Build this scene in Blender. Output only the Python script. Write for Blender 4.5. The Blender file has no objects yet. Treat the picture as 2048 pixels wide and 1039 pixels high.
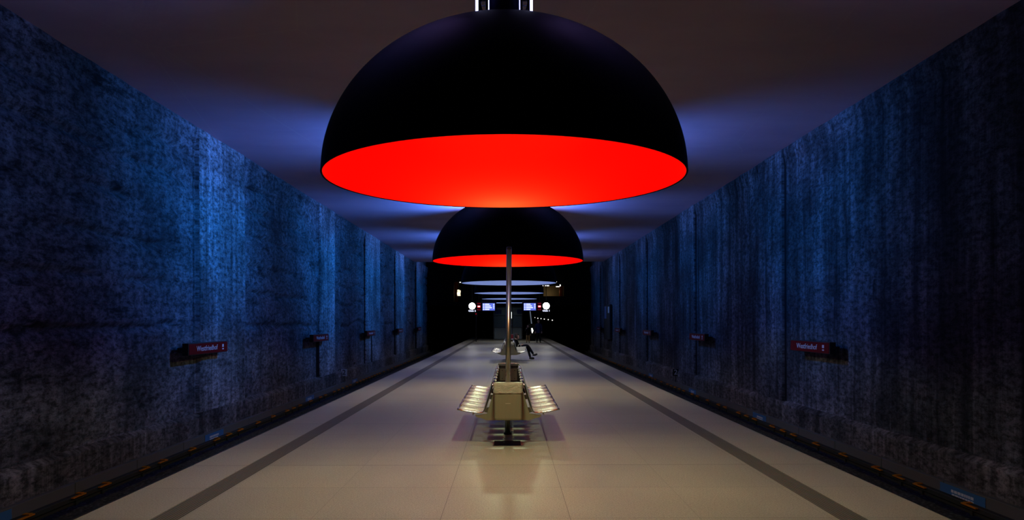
import bpy, bmesh, math, random
from mathutils import Vector, Matrix, noise
random.seed(7)
PI = math.pi
C = bpy.context.scene.collection
S = bpy.context.scene

# ------------------------------------------------------------------ camera, world, exposure
F = 1436.0; H = 1.75
cam_d = bpy.data.cameras.new('camera'); cam = bpy.data.objects.new('camera', cam_d); C.objects.link(cam)
cam.location = (0, 0, H); cam.rotation_euler = (PI/2, math.radians(0.12), 0)
cam_d.sensor_fit = 'HORIZONTAL'; cam_d.sensor_width = 36; cam_d.lens = 36*F/2048
cam_d.shift_x = 6/2048; cam_d.shift_y = (641-519.5)/2048
cam_d.clip_start = 0.05; cam_d.clip_end = 300
S.camera = cam
w = bpy.data.worlds.new('world'); S.world = w; w.use_nodes = True
w.node_tree.nodes['Background'].inputs[0].default_value = (0.3, 0.35, 1, 1)
w.node_tree.nodes['Background'].inputs[1].default_value = 0.0
S.view_settings.view_transform = 'Standard'; S.view_settings.look = 'None'
S.view_settings.gamma = 1; S.view_settings.use_curve_mapping = False
S.view_settings.exposure = 0.0

LAMP_Y = [7.66 + 10.5*i for i in range(6)]
LAMP_Y[4] = 49.4
LAMP_X = [-0.045, -0.025, 0.0, 0.0, 0.03, 0.0]
RIM_Z = H + 1.505
CEIL_Z = H + 4.6
WARM = (0.74, 0.90, 0.51)
DOWN_W = [210, 210, 120, 115, 110, 110]           # watts of each dome's bulbs
SPOT_W = [235, 300, 230, 180, 110, 40]                # and of its downward reflector
FLOOD = (0.0, 0.24, 1.0)
FLOOD_W_L = [600, 2900, 3000, 2700, 2300, 1200]
FLOOD_W_R = [210, 1900, 1600, 1400, 1100, 600]
CEIL_COL = (0.42, 0.36, 1.0)
TUBE_E = 4.0

# ------------------------------------------------------------------ materials
def nm(name):
    m = bpy.data.materials.new(name); m.use_nodes = True
    nt = m.node_tree; b = nt.nodes['Principled BSDF']
    return m, nt, b
def mat(name, col, rough=.6, metal=0, spec=.5, emit=None, es=0):
    m, nt, b = nm(name)
    b.inputs['Base Color'].default_value = (*col, 1); b.inputs['Roughness'].default_value = rough
    b.inputs['Metallic'].default_value = metal; b.inputs['Specular IOR Level'].default_value = spec
    if emit:
        b.inputs['Emission Color'].default_value = (*emit, 1); b.inputs['Emission Strength'].default_value = es
    return m
def nod(nt, t, **k):
    n = nt.nodes.new(t)
    for a, v in k.items(): setattr(n, a, v)
    return n
def coords(nt, scale, rot=(0, 0, 0)):
    tc = nod(nt, 'ShaderNodeTexCoord'); mp = nod(nt, 'ShaderNodeMapping')
    mp.inputs['Scale'].default_value = scale; mp.inputs['Rotation'].default_value = rot
    nt.links.new(tc.outputs['Object'], mp.inputs[0]); return mp.outputs[0]
def noisen(nt, vec, sc, det=4, rough=.6, dist=0):
    n = nod(nt, 'ShaderNodeTexNoise'); n.inputs['Scale'].default_value = sc
    n.inputs['Detail'].default_value = det; n.inputs['Roughness'].default_value = rough
    n.inputs['Distortion'].default_value = dist
    nt.links.new(vec, n.inputs['Vector']); return n.outputs['Fac']
def ramp(nt, fac, stops):
    r = nod(nt, 'ShaderNodeValToRGB'); e = r.color_ramp.elements
    while len(e) < len(stops): e.new(.5)
    for el, (p, c) in zip(e, stops):
        el.position = p; el.color = (*c, 1) if len(c) == 3 else c
    nt.links.new(fac, r.inputs[0]); return r.outputs[0]
def mix(nt, a, b, fac, mode='MIX'):
    n = nod(nt, 'ShaderNodeMix', data_type='RGBA', blend_type=mode)
    for s, v in ((n.inputs[0], fac), (n.inputs[6], a), (n.inputs[7], b)):
        if hasattr(v, 'links'): nt.links.new(v, s)
        elif isinstance(v, (int, float)): s.default_value = v
        else: s.default_value = (*v, 1)
    return n.outputs[2]
def mth(nt, op, a, b=0.0, c=None):
    n = nod(nt, 'ShaderNodeMath', operation=op)
    for i, v in enumerate((a, b) if c is None else (a, b, c)):
        if hasattr(v, 'links'): nt.links.new(v, n.inputs[i])
        else: n.inputs[i].default_value = v
    return n.outputs[0]
def bump(nt, b, h, strength, dist, prev=None):
    n = nod(nt, 'ShaderNodeBump'); n.inputs['Strength'].default_value = strength
    n.inputs['Distance'].default_value = dist; nt.links.new(h, n.inputs['Height'])
    if prev: nt.links.new(prev, n.inputs['Normal'])
    nt.links.new(n.outputs[0], b.inputs['Normal']); return n.outputs[0]

def make_wall_mat(name, light, dark, layered, off=0.0):
    m, nt, b = nm(name)
    def cw(sy, sz, tilt=0.0):
        # only the height and the run along the wall drive the pattern
        tc = nod(nt, 'ShaderNodeTexCoord'); mp = nod(nt, 'ShaderNodeMapping'); sx = nod(nt, 'ShaderNodeSeparateXYZ'); cb = nod(nt, 'ShaderNodeCombineXYZ')
        nt.links.new(tc.outputs['Object'], sx.inputs[0])
        nt.links.new(sx.outputs[1], cb.inputs[1]); nt.links.new(sx.outputs[2], cb.inputs[2])
        mp.inputs['Scale'].default_value = (1, sy, sz); mp.inputs['Rotation'].default_value = (tilt, 0, 0)
        mp.inputs['Location'].default_value = (off, off*3.1, off*1.7)
        nt.links.new(cb.outputs[0], mp.inputs[0]); return mp.outputs[0]
    zone = noisen(nt, cw(.45, .14), 1.3, 3, .5)
    streak = noisen(nt, cw(2.4, .16), 1.5, 6, .62)
    fine = noisen(nt, cw(16, .30), 1.6, 4, .6)
    patch = noisen(nt, cw(.45, .9), 1.1, 7, .68)
    speck = noisen(nt, cw(.5, 1), 10, 9, .8)
    spots = noisen(nt, cw(.5, 1.7), 3.4, 8, .75)
    lay = noisen(nt, cw(.45, 2.0, .10), 1.6, 9, .7)
    sv, sl = (.45, .7) if layered else (.85, .8)
    c = ramp(nt, streak, [(.34, dark), (.64, light)]) if not layered else ramp(nt, streak, [(.18, dark), (.62, light)])
    c = mix(nt, c, ramp(nt, zone, [(.36, (.35, .35, .35)), (.6, (1.2, 1.2, 1.2))]), .9 if not layered else .6, 'MULTIPLY')
    c = mix(nt, c, ramp(nt, patch, [(.38, (.35, .35, .35)), (.56, (1.15, 1.15, 1.15))]), .75, 'MULTIPLY')
    c = mix(nt, c, ramp(nt, fine, [(.38, (.5, .5, .5)), (.58, (1.1, 1.1, 1.1))]), .45 if not layered else 0.0, 'MULTIPLY')
    c = mix(nt, c, ramp(nt, speck, [(.42, (.12, .12, .12)), (.57, (1.45, 1.45, 1.45))]), .85, 'MULTIPLY')
    c = mix(nt, c, ramp(nt, spots, [(.36, (.3, .3, .3)), (.5, (1.1, 1.1, 1.1))]), .7 if layered else .4, 'MULTIPLY')
    if layered:
        c = mix(nt, c, ramp(nt, lay, [(.36, (.05, .05, .05)), (.45, (1, 1, 1))]), .85, 'MULTIPLY')
    lime = noisen(nt, cw(1.8, .35), 1.1, 9, .8)
    c = mix(nt, c, (.55, .53, .52), ramp(nt, lime, [(.66, (0, 0, 0)), (.72, (.5, .5, .5))]))
    nt.links.new(c, b.inputs['Base Color'])
    b.inputs['Roughness'].default_value = .85; b.inputs['Specular IOR Level'].default_value = .2
    p = bump(nt, b, speck, .4, .012)
    p = bump(nt, b, spots, .5, .03, p)
    if layered: p = bump(nt, b, lay, .7, .05, p)
    return m
M = {}
M['wall'] = make_wall_mat('rough_concrete', (.145, .135, .155), (.045, .042, .05), True)
M['pier'] = make_wall_mat('cast_concrete', (.30, .285, .31), (.13, .125, .135), False, 3.3)  # smooth cast piers, tone lightened to stand in for raking lamp light
M['rwall'] = make_wall_mat('streaked_concrete', (.155, .145, .165), (.028, .026, .03), False, 11.7)
M['plinth'] = make_wall_mat('plinth_concrete', (.17, .15, .16), (.05, .045, .046), False, 5.1)
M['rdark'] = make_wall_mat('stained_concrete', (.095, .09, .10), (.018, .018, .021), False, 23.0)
M['seam'] = mat('seam_shade', (.02, .02, .022), .9, spec=.1)  # near-black colour painted into the wall grooves as their shade

m, nt, b = nm('plaster_ceiling')
g = noisen(nt, coords(nt, (1, 1, 1)), 30, 5, .7); g2 = noisen(nt, coords(nt, (.25, .5, 1)), 1, 5, .6)
c = ramp(nt, g2, [(.3, (.42, .31, .42)), (.7, (.52, .39, .51))])
crk = nod(nt, 'ShaderNodeTexVoronoi', feature='DISTANCE_TO_EDGE'); crk.inputs['Scale'].default_value = 1
nt.links.new(coords(nt, (.22, .09, 1), (0, 0, .5)), crk.inputs['Vector'])
c = mix(nt, c, (.7, .68, .65), ramp(nt, crk.outputs['Distance'], [(.0, (.1, .1, .1)), (.002, (0, 0, 0))]))
nt.links.new(c, b.inputs['Base Color']); b.inputs['Roughness'].default_value = .9
b.inputs['Specular IOR Level'].default_value = .1
bump(nt, b, g, .25, .01); M['ceil'] = m

def floor_mat(name, lo, hi, tile=True):
    m, nt, b = nm(name)
    v = coords(nt, (1, 1, 1))
    g = noisen(nt, v, 160, 3, .9); g1 = noisen(nt, v, 38, 5, .75)
    big = noisen(nt, coords(nt, (.6, .35, 1)), 1.2, 5, .6)
    c = ramp(nt, g1, [(.3, lo), (.7, hi)])
    c = mix(nt, c, ramp(nt, g, [(.38, (.5, .5, .5)), (.6, (1.2, 1.2, 1.2))]), .9, 'MULTIPLY')
    c = mix(nt, c, ramp(nt, noisen(nt, v, 75, 4, .9), [(.4, (.52, .52, .52)), (.6, (1.28, 1.28, 1.28))]), .8, 'MULTIPLY')
    c = mix(nt, c, ramp(nt, big, [(.3, (.86, .85, .84)), (.7, (1.06, 1.06, 1.06))]), 1, 'MULTIPLY')
    sep = nod(nt, 'ShaderNodeSeparateXYZ'); nt.links.new(v, sep.inputs[0])
    if tile:
        fx = mth(nt, 'DIVIDE', mth(nt, 'ADD', sep.outputs[0], .61+11.5), 1.15)
        fy = mth(nt, 'DIVIDE', mth(nt, 'ADD', sep.outputs[1], .71), 1.18)
        ax = mth(nt, 'ABSOLUTE', mth(nt, 'SUBTRACT', mth(nt, 'FRACT', mth(nt, 'ADD', fx, .5)), .5))
        ay = mth(nt, 'ABSOLUTE', mth(nt, 'SUBTRACT', mth(nt, 'FRACT', mth(nt, 'ADD', fy, .5)), .5))
        lx = mth(nt, 'LESS_THAN', ax, .0024); ly = mth(nt, 'LESS_THAN', ay, .006)
        row = mth(nt, 'COMPARE', mth(nt, 'MODULO', mth(nt, 'FLOOR', mth(nt, 'ADD', fy, .5)), 3.0), 2.0, .1)
        jn = mth(nt, 'MAXIMUM', mth(nt, 'MULTIPLY', lx, mth(nt, 'ADD', .35, mth(nt, 'MULTIPLY', mth(nt, 'LESS_THAN', mth(nt, 'ABSOLUTE', mth(nt, 'ADD', sep.outputs[0], .035)), .7), .4))), mth(nt, 'MULTIPLY', ly, mth(nt, 'ADD', mth(nt, 'MULTIPLY', row, .5), .3)))
        c = mix(nt, c, (.045, .038, .03), jn)
        # tiles differ a little in tone
        cell = nod(nt, 'ShaderNodeCombineXYZ')
        nt.links.new(mth(nt, 'FLOOR', fx), cell.inputs[0]); nt.links.new(mth(nt, 'FLOOR', fy), cell.inputs[1])
        wn = nod(nt, 'ShaderNodeTexWhiteNoise'); nt.links.new(cell.outputs[0], wn.inputs[0])
        c = mix(nt, c, ramp(nt, wn.outputs['Value'], [(0, (.94, .94, .95)), (1, (1.04, 1.03, 1.0))]), 1, 'MULTIPLY')
        st = noisen(nt, v, 2.3, 8, .8, 1.5)
        c = mix(nt, c, (.12, .1, .08), ramp(nt, st, [(.72, (0, 0, 0)), (.78, (.35, .35, .35))]))
    nt.links.new(c, b.inputs['Base Color'])
    nt.links.new(ramp(nt, big, [(.3, (.38, .38, .38)), (.7, (.44, .44, .44))]), b.inputs['Roughness'])
    b.inputs['Specular IOR Level'].default_value = .45
    bump(nt, b, g1, .06, .004)
    return m
M['floor'] = floor_mat('terrazzo', (.36, .345, .285), (.49, .47, .39))
M['edge'] = floor_mat('edge_terrazzo', (.42, .40, .335), (.54, .515, .435))
M['groove'] = mat('tactile_rubber', (.035, .032, .03), .6)
M['rib'] = mat('tactile_rib', (.14, .125, .11), .5)
m, nt, b = nm('ballast'); g = nod(nt, 'ShaderNodeTexVoronoi'); g.inputs['Scale'].default_value = 16
nt.links.new(coords(nt, (1, 1, 1)), g.inputs['Vector'])
nt.links.new(ramp(nt, g.outputs['Distance'], [(0, (.2, .19, .2)), (.25, (.05, .05, .05)), (.6, (.006, .006, .006))]), b.inputs['Base Color'])
bump(nt, b, g.outputs['Distance'], -1, .05); b.inputs['Roughness'].default_value = .8; M['ballast'] = m
M['trough'] = mat('trough_concrete', (.085, .08, .08), .85, spec=.2)
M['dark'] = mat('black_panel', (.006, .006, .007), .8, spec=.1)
M['darkblue'] = mat('dark_blue_paint', (.03, .045, .13), .6, spec=.2)
M['rail'] = mat('rail_steel', (.12, .10, .09), .4, .8)
M['orange'] = mat('orange_insulator', (.34, .11, .005), .8, spec=.1)
M['cover'] = mat('third_rail_cover', (.02, .02, .02), .7, spec=.2)
M['shell'] = mat('black_shade_paint', (.0009, .0011, .0022), .5, spec=.015)
def lining(name, col, spec, rough):
    m, nt, b = nm(name); b.inputs['Base Color'].default_value = (*col, 1)
    b.inputs['Roughness'].default_value = rough; b.inputs['Specular IOR Level'].default_value = spec
    return m
M['red_in'] = lining('red_lining', (.70, .0003, .0002), .65, .28)
M['red_in'].node_tree.nodes['Principled BSDF'].inputs['Specular Tint'].default_value = (1, .42, .14, 1)
M['blue_in'] = lining('blue_lining', (.20, .28, .66), .1, .5)
M['tube'] = mat('fluorescent_tube', (.8, .8, .9), .4, emit=(.5, .52, 1.0), es=TUBE_E)
M['mast'] = mat('mast_steel', (.03, .035, .06), .5, .6)
M['chrome'] = mat('chrome', (.55, .53, .52), .16, 1)
M['cap'] = mat('white_glint', (.9, .9, .92), .4)  # white standing in for highlights on the chrome seat frames
M['steel'] = mat('brushed_steel', (.50, .45, .36), .33, 1)
M['darksteel'] = mat('dark_steel', (.06, .05, .045), .4, .8)
m, nt, b = nm('pole_steel'); b.inputs['Base Color'].default_value = (.58, .55, .44, 1)
b.inputs['Metallic'].default_value = .93; b.inputs['Roughness'].default_value = .27; M['pole'] = m
m, nt, b = nm('bin_metal')
g = noisen(nt, coords(nt, (30, 30, 1)), 3, 3)
nt.links.new(ramp(nt, g, [(.3, (.225, .205, .135)), (.7, (.245, .22, .145))]), b.inputs['Base Color'])
b.inputs['Metallic'].default_value = .3; b.inputs['Roughness'].default_value = .5; M['bin'] = m
m, nt, b = nm('bin_liner_film'); b.inputs['Base Color'].default_value = (.42, .40, .31, 1)
b.inputs['Roughness'].default_value = .22; b.inputs['Specular IOR Level'].default_value = .8
bump(nt, b, noisen(nt, coords(nt, (6, 6, 14)), 3, 6, .7, 1), .8, .03); M['liner'] = m
# perforated white seat sheet: real holes cut by alpha
m, nt, b = nm('perforated_sheet'); b.inputs['Base Color'].default_value = (.95, .92, .84, 1)
b.inputs['Roughness'].default_value = .3; b.inputs['Specular IOR Level'].default_value = 1.0
uv = nod(nt, 'ShaderNodeUVMap'); sp = nod(nt, 'ShaderNodeSeparateXYZ'); nt.links.new(uv.outputs[0], sp.inputs[0])
def cen(a):
    return mth(nt, 'SUBTRACT', mth(nt, 'FRACT', mth(nt, 'MULTIPLY', a, 1/.0145)), .5)
d2 = mth(nt, 'ADD', mth(nt, 'POWER', cen(sp.outputs[0]), 2), mth(nt, 'POWER', cen(sp.outputs[1]), 2))
nt.links.new(mth(nt, 'GREATER_THAN', d2, .355**2), b.inputs['Alpha']); M['perf'] = m
M['signred'] = mat('sign_red', (.10, .002, .004), .6, spec=.08, emit=(.5, .0, .02), es=.006)
M['signwhite'] = mat('sign_white', (.5, .48, .55), .5)
M['signback'] = mat('sign_back', (.006, .006, .008), .6)
M['sticker'] = mat('blue_sticker', (.02, .10, .26), .6)
M['clock'] = mat('clock_face', (.9, .9, .9), .5, emit=(1, 1, 1), es=14)
M['screen'] = mat('screen_blue', (.1, .1, .2), .4, emit=(.13, .19, .82), es=1.0)
M['screenw'] = mat('screen_white', (.5, .5, .6), .4, emit=(.72, .78, 1), es=1.3)
M['screend'] = mat('screen_navy', (.02, .03, .1), .4, emit=(.02, .03, .3), es=.6)
M['redled'] = mat('red_light', (.3, 0, 0), .4, emit=(.9, .01, .03), es=.9)
M['reddim'] = mat('red_dim_light', (.2, 0, 0), .4, emit=(.25, .0, .01), es=.6)
M['whitelit'] = mat('white_light', (.8, .8, .8), .4, emit=(1, .97, .92), es=1.4)
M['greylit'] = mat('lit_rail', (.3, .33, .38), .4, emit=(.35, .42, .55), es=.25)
M['orangepaint'] = mat('orange_column', (.75, .13, .02), .5)
M['beige'] = mat('beige_wall', (.16, .135, .08), .7)
m, nt, b = nm('glass'); b.inputs['Base Color'].default_value = (.5, .65, .65, 1)
b.inputs['Roughness'].default_value = .05; b.inputs['Alpha'].default_value = .22; M['glass'] = m
M['skin'] = mat('skin', (.55, .34, .25), .6)
M['black_cloth'] = mat('black_cloth', (.006, .006, .008), .9, spec=.1)
M['trouser'] = mat('black_trousers', (.008, .008, .012), .9, spec=.1)
M['navy'] = mat('navy_cloth', (.02, .03, .085), .9, spec=.1)
M['tan'] = mat('tan_cloth', (.42, .26, .10), .85)
M['hair_dark'] = mat('dark_hair', (.03, .018, .012), .7)
M['hair_fair'] = mat('fair_hair', (.4, .28, .18), .7)
M['shoe'] = mat('shoe_leather', (.006, .006, .006), .5)
M['bag'] = mat('grey_bag', (.5, .5, .48), .6)
M['redplastic'] = mat('red_plastic', (.28, .006, .01), .5)
M['black'] = mat('black_ink', (.01, .01, .01), .6)
M['greyplate'] = mat('grey_plate', (.5, .48, .47), .6)

# ------------------------------------------------------------------ mesh helpers
def new(): return bmesh.new()
def bx(bm, x0, x1, y0, y1, z0, z1, mi=0):
    v = [bm.verts.new((x, y, z)) for z in (z0, z1) for y in (y0, y1) for x in (x0, x1)]
    for f in ((0, 2, 3, 1), (4, 5, 7, 6), (0, 1, 5, 4), (2, 6, 7, 3), (0, 4, 6, 2), (1, 3, 7, 5)):
        fc = bm.faces.new([v[i] for i in f]); fc.material_index = mi
def tube(bm, pts, r, n=10, closed=False, caps=True):
    pts = [Vector(p) for p in pts]; N = len(pts); rings = []
    up = None
    for i, p in enumerate(pts):
        if closed: d = pts[(i+1) % N]-pts[i-1]
        else: d = pts[min(i+1, N-1)]-pts[max(i-1, 0)]
        d.normalize()
        if up is None:
            a = Vector((0, 0, 1)) if abs(d.z) < .9 else Vector((1, 0, 0))
            up = d.cross(a).normalized()
        else: up = (up-d*up.dot(d)).normalized()
        s = d.cross(up)
        rr = r[i] if isinstance(r, (list, tuple)) else r
        rings.append([bm.verts.new(p+(up*math.cos(t)+s*math.sin(t))*rr) for t in [2*PI*k/n for k in range(n)]])
    for i in range(N if closed else N-1):
        a, b_ = rings[i], rings[(i+1) % N]
        for k in range(n):
            f = bm.faces.new((a[k], a[(k+1) % n], b_[(k+1) % n], b_[k])); f.smooth = True
    if caps and not closed:
        bm.faces.new(list(reversed(rings[0]))); bm.faces.new(rings[-1])
def lathe(bm, prof, n=32, smooth=True, cx=0, cy=0):
    rings = []
    for r, z in prof:
        if r < 1e-6: rings.append([bm.verts.new((cx, cy, z))])
        else: rings.append([bm.verts.new((cx+r*math.cos(2*PI*k/n), cy+r*math.sin(2*PI*k/n), z)) for k in range(n)])
    for a, b_ in zip(rings, rings[1:]):
        for k in range(n):
            k2 = (k+1) % n
            q = [a[0], b_[k2], b_[k]] if len(a) == 1 else ([a[k], a[k2], b_[0]] if len(b_) == 1 else [a[k], a[k2], b_[k2], b_[k]])
            f = bm.faces.new(q); f.smooth = smooth
def obj(name, bm, m=None, parent=None, loc=None, bevel=0, fix=True):
    if fix: bmesh.ops.recalc_face_normals(bm, faces=bm.faces)
    me = bpy.data.meshes.new(name); bm.to_mesh(me); bm.free()
    o = bpy.data.objects.new(name, me); C.objects.link(o)
    for x in (m if isinstance(m, list) else [m]):
        if x: me.materials.append(x)
    if parent: o.parent = parent
    if loc: o.location = loc
    if bevel:
        md = o.modifiers.new('bevel', 'BEVEL'); md.width = bevel; md.segments = 2; md.limit_method = 'ANGLE'
    return o
def tag(o, label, cat, group=None):
    o['label'] = label; o['category'] = cat
    if group: o['group'] = group
    return o
def thing(name, label, cat, loc=(0, 0, 0), rz=0, group=None):
    o = bpy.data.objects.new(name, None); C.objects.link(o); o.location = loc; o.rotation_euler = (0, 0, rz)
    o.empty_display_size = .2
    return tag(o, label, cat, group)
def struct(name, bm, m, **k):
    o = obj(name, bm, m, **k); o['kind'] = 'structure'; return o
def copy_tree(o, parent=None):
    c = o.copy(); C.objects.link(c); c.parent = parent
    for ch in list(o.children): copy_tree(ch, c)
    return c
def boxo(name, dims, m, parent, bevel=0, loc=None):
    bm = new(); bx(bm, *dims); return obj(name, bm, m, parent, bevel=bevel, loc=loc)
def text_mesh(name, s, size, m, parent, mat4, ext=.002, sx=1.0, bold=0.0, align='CENTER'):
    cu = bpy.data.curves.new(name, 'FONT'); cu.body = s; cu.size = size; cu.extrude = ext; cu.offset = bold
    cu.align_x = align; cu.align_y = 'CENTER'; cu.resolution_u = 3
    t = bpy.data.objects.new('tmp', cu); C.objects.link(t)
    dg = bpy.context.evaluated_depsgraph_get(); me = bpy.data.meshes.new_from_object(t.evaluated_get(dg))
    bpy.data.objects.remove(t)
    me.transform(Matrix.Diagonal((sx, 1, 1, 1))); me.name = name
    me.materials.clear(); me.materials.append(m)
    o = bpy.data.objects.new(name, me); C.objects.link(o); o.parent = parent; o.matrix_local = mat4
    return o
FRONT = Matrix.Rotation(PI/2, 4, 'X')          # text facing -Y (towards the camera)

# ------------------------------------------------------------------ setting
END = 66.0
bm = new(); bx(bm, -2.93, 2.90, 1.0, 80, -.3, 0); struct('floor', bm, M['floor'])
bm = new(); bx(bm, -3.855, -3.18, 1.0, 80, -.3, 0); struct('floor_left', bm, M['edge'])
bm = new(); bx(bm, 3.15, 3.875, 1.0, 80, -.3, 0); struct('floor_right', bm, M['edge'])
for nme, a in (('trim_1', -3.18), ('trim_2', 2.90)):
    bm = new(); bx(bm, a, a+.25, 1.0, 80, -.3, -.004, 0)
    for k in range(8):
        x = a+.012+k*.0295; bx(bm, x, x+.015, 1.0, 80, -.004, .001, 1)
    o = struct(nme, bm, [M['groove'], M['rib']])
bm = new(); bx(bm, -3.6, -3.45, 1.0, 80, -1.45, -.3); struct('wall_platform_left', bm, M['trough'])
bm = new(); bx(bm, 3.45, 3.6, 1.0, 80, -1.45, -.3); struct('wall_platform_right', bm, M['trough'])
bm = new(); bx(bm, -8, 8, 1.0, 95, -1.75, -1.45); struct('floor_trackbed', bm, M['ballast'])
for s, nme in ((-1, 'left'), (1, 'right')):
    bm = new(); nx, ny = 16, 420
    rows = []
    for j in range(ny+1):
        y = 4+j*.15; row = []
        for i in range(nx+1):
            x = s*(3.62+i*(3.60/nx)); z = -1.28+.05*noise.noise(Vector((x*4, y*4, 0)))+.03*noise.noise(Vector((x*13, y*13, 3)))
            row.append(bm.verts.new((x, y, z)))
        rows.append(row)
    for j in range(ny):
        for i in range(nx):
            f = bm.faces.new((rows[j][i], rows[j][i+1], rows[j+1][i+1], rows[j+1][i])); f.smooth = True
    o = obj('track_ballast', bm, M['ballast']); o['kind'] = 'stuff'
    tag(o, 'dark crushed stone ballast in the track bed along the %s wall' % nme, 'ballast')

# side walls: rough layered concrete with smooth cast piers
PIERS = {-1: [(17.1, 20.0), (28.0, 30.4), (36.9, 41.0), (46.6, 50.4), (57, 61)],
         1: [(19.3, 21.2), (28.5, 31.0), (38.5, 41.5), (48, 51.5), (58, 62)]}
GROOVES = {-1: [16.95, 20.08, 27.85, 38.4, 41.1, 50.5], 1: [21.3, 31.1, 41.6, 46.0]}
WIDE = {-1: (27.85, 38.4), 1: (31.1,)}
for _s in (-1, 1):
    for a, b_ in PIERS[_s]:
        for g in (a, b_):
            if all(abs(g-q) > .3 for q in GROOVES[_s]): GROOVES[_s].append(g)
LEDGES = (1.6, 2.55, 3.35, 4.2, 4.95, 5.6)
def wall_disp(s, y, z):
    q = Vector((y, z*1.5, 11*s))
    smooth = 0.0
    for a, b_ in PIERS[s]:
        e = min(y-a, b_-y); smooth = max(smooth, min(1, max(0, e/.04+.5)))
    rough = .035*noise.fractal(Vector((y*.45, z*1.1+y*.10, 5*s)), .9, 2.1, 5)+.03*noise.turbulence(Vector((y*1.4, z*2.4, 7*s)), 4, False)
    if s > 0: rough *= .35
    else: rough *= .6
    # bedding ledges: long, nearly level breaks in the rough concrete
    hz = z+.22*noise.noise(Vector((y*.35, 9*s, 0)))+.07*noise.noise(Vector((y*1.7, 4*s, 0)))
    for zl in (LEDGES if s < 0 else ()):
        t_ = hz-zl
        if abs(t_) < .11 and noise.noise(Vector((y*.5, zl*7, s))) > -.12: rough -= .10*(1-abs(t_)/.11)
        elif 0 < t_ < .5: rough += .03*(1-t_/.5)
    sm = .02*noise.noise(Vector((y*3.5, z*.2, 2*s)))
    near = min(abs(y-g) for g in GROOVES[s])
    if near < .6: rough *= .15+.85*near/.6
    d = rough*(1-smooth)+(sm+.10)*smooth
    for g in GROOVES[s]:
        t = abs(y-g); wide = z < 1.15 and g in WIDE[s]; wd = .11 if wide else .03
        if t < wd: d -= .15 if wide else .05
    if z > 5.9:
        k = min(1, (z-5.9)/.35); d = d*(1-k*.85)+k*(.08+.03*noise.noise(Vector((y*1.3, 0, s))))
    if z < -.45+.05*noise.noise(Vector((y*.7, 3, s))): d = .11+.01*noise.noise(Vector((y*2, z*4, s)))
    return d
for s, nme in ((-1, 'left'), (1, 'right')):
    bm = new(); zs = []
    z = -1.5
    while z < 6.6: zs.append(z); z += .06
    ys = [6+j*.11 for j in range(int((65.3-6)/.11)+1)]
    for g in GROOVES[s]: ys += [g+o_ for o_ in (-.16, -.13, -.1, -.06, -.045, -.03, -.015, 0, .015, .03, .045, .06, .1, .13, .16)]
    ys = sorted(ys); ys = [y for k, y in enumerate(ys) if k == 0 or y-ys[k-1] > .004]; ny = len(ys)-1; rows = []
    for y in ys:
        rows.append([bm.verts.new((s*(7.45-wall_disp(s, y, z)), y, z)) for z in zs])
    for j in range(ny):
        for i in range(len(zs)-1):
            f = bm.faces.new((rows[j][i], rows[j][i+1], rows[j+1][i+1], rows[j+1][i])); f.smooth = True
            ym = (ys[j]+ys[j+1])/2
            if zs[i] < -.45: f.material_index = 1
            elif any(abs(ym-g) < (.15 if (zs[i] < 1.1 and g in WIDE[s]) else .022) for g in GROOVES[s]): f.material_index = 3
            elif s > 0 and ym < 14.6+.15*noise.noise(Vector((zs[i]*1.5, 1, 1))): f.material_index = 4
            elif any(a < ym < b_ for a, b_ in PIERS[s]): f.material_index = 2
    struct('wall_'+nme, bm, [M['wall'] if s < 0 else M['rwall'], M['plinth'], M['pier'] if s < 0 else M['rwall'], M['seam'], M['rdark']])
    bm = new(); bx(bm, min(s*7.6, s*8.0), max(s*7.6, s*8.0), 1, 66, -1.6, 9.5); struct('wall_outer_'+nme, bm, M['trough'])
    # cable trough ledge along the wall foot
    bm = new()
    y = 6.0
    while y < 65:
        bx(bm, min(s*7.25, s*7.5), max(s*7.25, s*7.5), y, y+1.985, -1.45, -.94); y += 2.0
    struct('trim_%d' % (3 if s < 0 else 4), bm, M['trough'], bevel=.008)
    # dark tunnel beyond
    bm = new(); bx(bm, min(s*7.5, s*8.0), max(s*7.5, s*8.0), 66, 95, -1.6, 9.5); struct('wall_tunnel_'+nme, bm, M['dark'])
bm = new(); bx(bm, -8, 8, 1.0, 56, CEIL_Z, CEIL_Z+.5); struct('ceiling', bm, M['ceil'])
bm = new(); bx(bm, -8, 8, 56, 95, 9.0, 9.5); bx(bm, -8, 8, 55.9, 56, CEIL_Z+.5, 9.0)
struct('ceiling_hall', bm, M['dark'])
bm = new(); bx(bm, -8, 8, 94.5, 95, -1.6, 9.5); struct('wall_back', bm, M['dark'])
# mezzanine front with two openings
def yz(px, py, D): return ((px-1018)*D/F, H-(py-641)*D/F)
WL = (*[yz(p, 0, END)[0] for p in (908, 923)], *[yz(0, p, END)[1] for p in (603, 563)])
WR = (*[yz(p, 0, END)[0] for p in (1087, 1128)], *[yz(0, p, END)[1] for p in (592, 571)])
bm = new()
ZB = 3.15; ZT = 9.0
xs = [-8, WL[0], WL[1], WR[0], WR[1], 8]
bx(bm, xs[0], xs[1], END, END+.25, ZB, ZT)
bx(bm, xs[1], xs[2], END, END+.25, ZB, WL[2]); bx(bm, xs[1], xs[2], END, END+.25, WL[3], ZT)
bx(bm, xs[2], xs[3], END, END+.25, ZB, ZT)
bx(bm, xs[3], xs[4], END, END+.25, ZB, WR[2]); bx(bm, xs[3], xs[4], END, END+.25, WR[3], ZT)
bx(bm, xs[4], xs[5], END, END+.25, ZB, ZT)
struct('wall_mezzanine', bm, M['dark'])
bm = new(); bx(bm, -8, 8, END+.25, 94, ZB, ZB+.3); struct('ceiling_underpass', bm, M['dark'])
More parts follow.
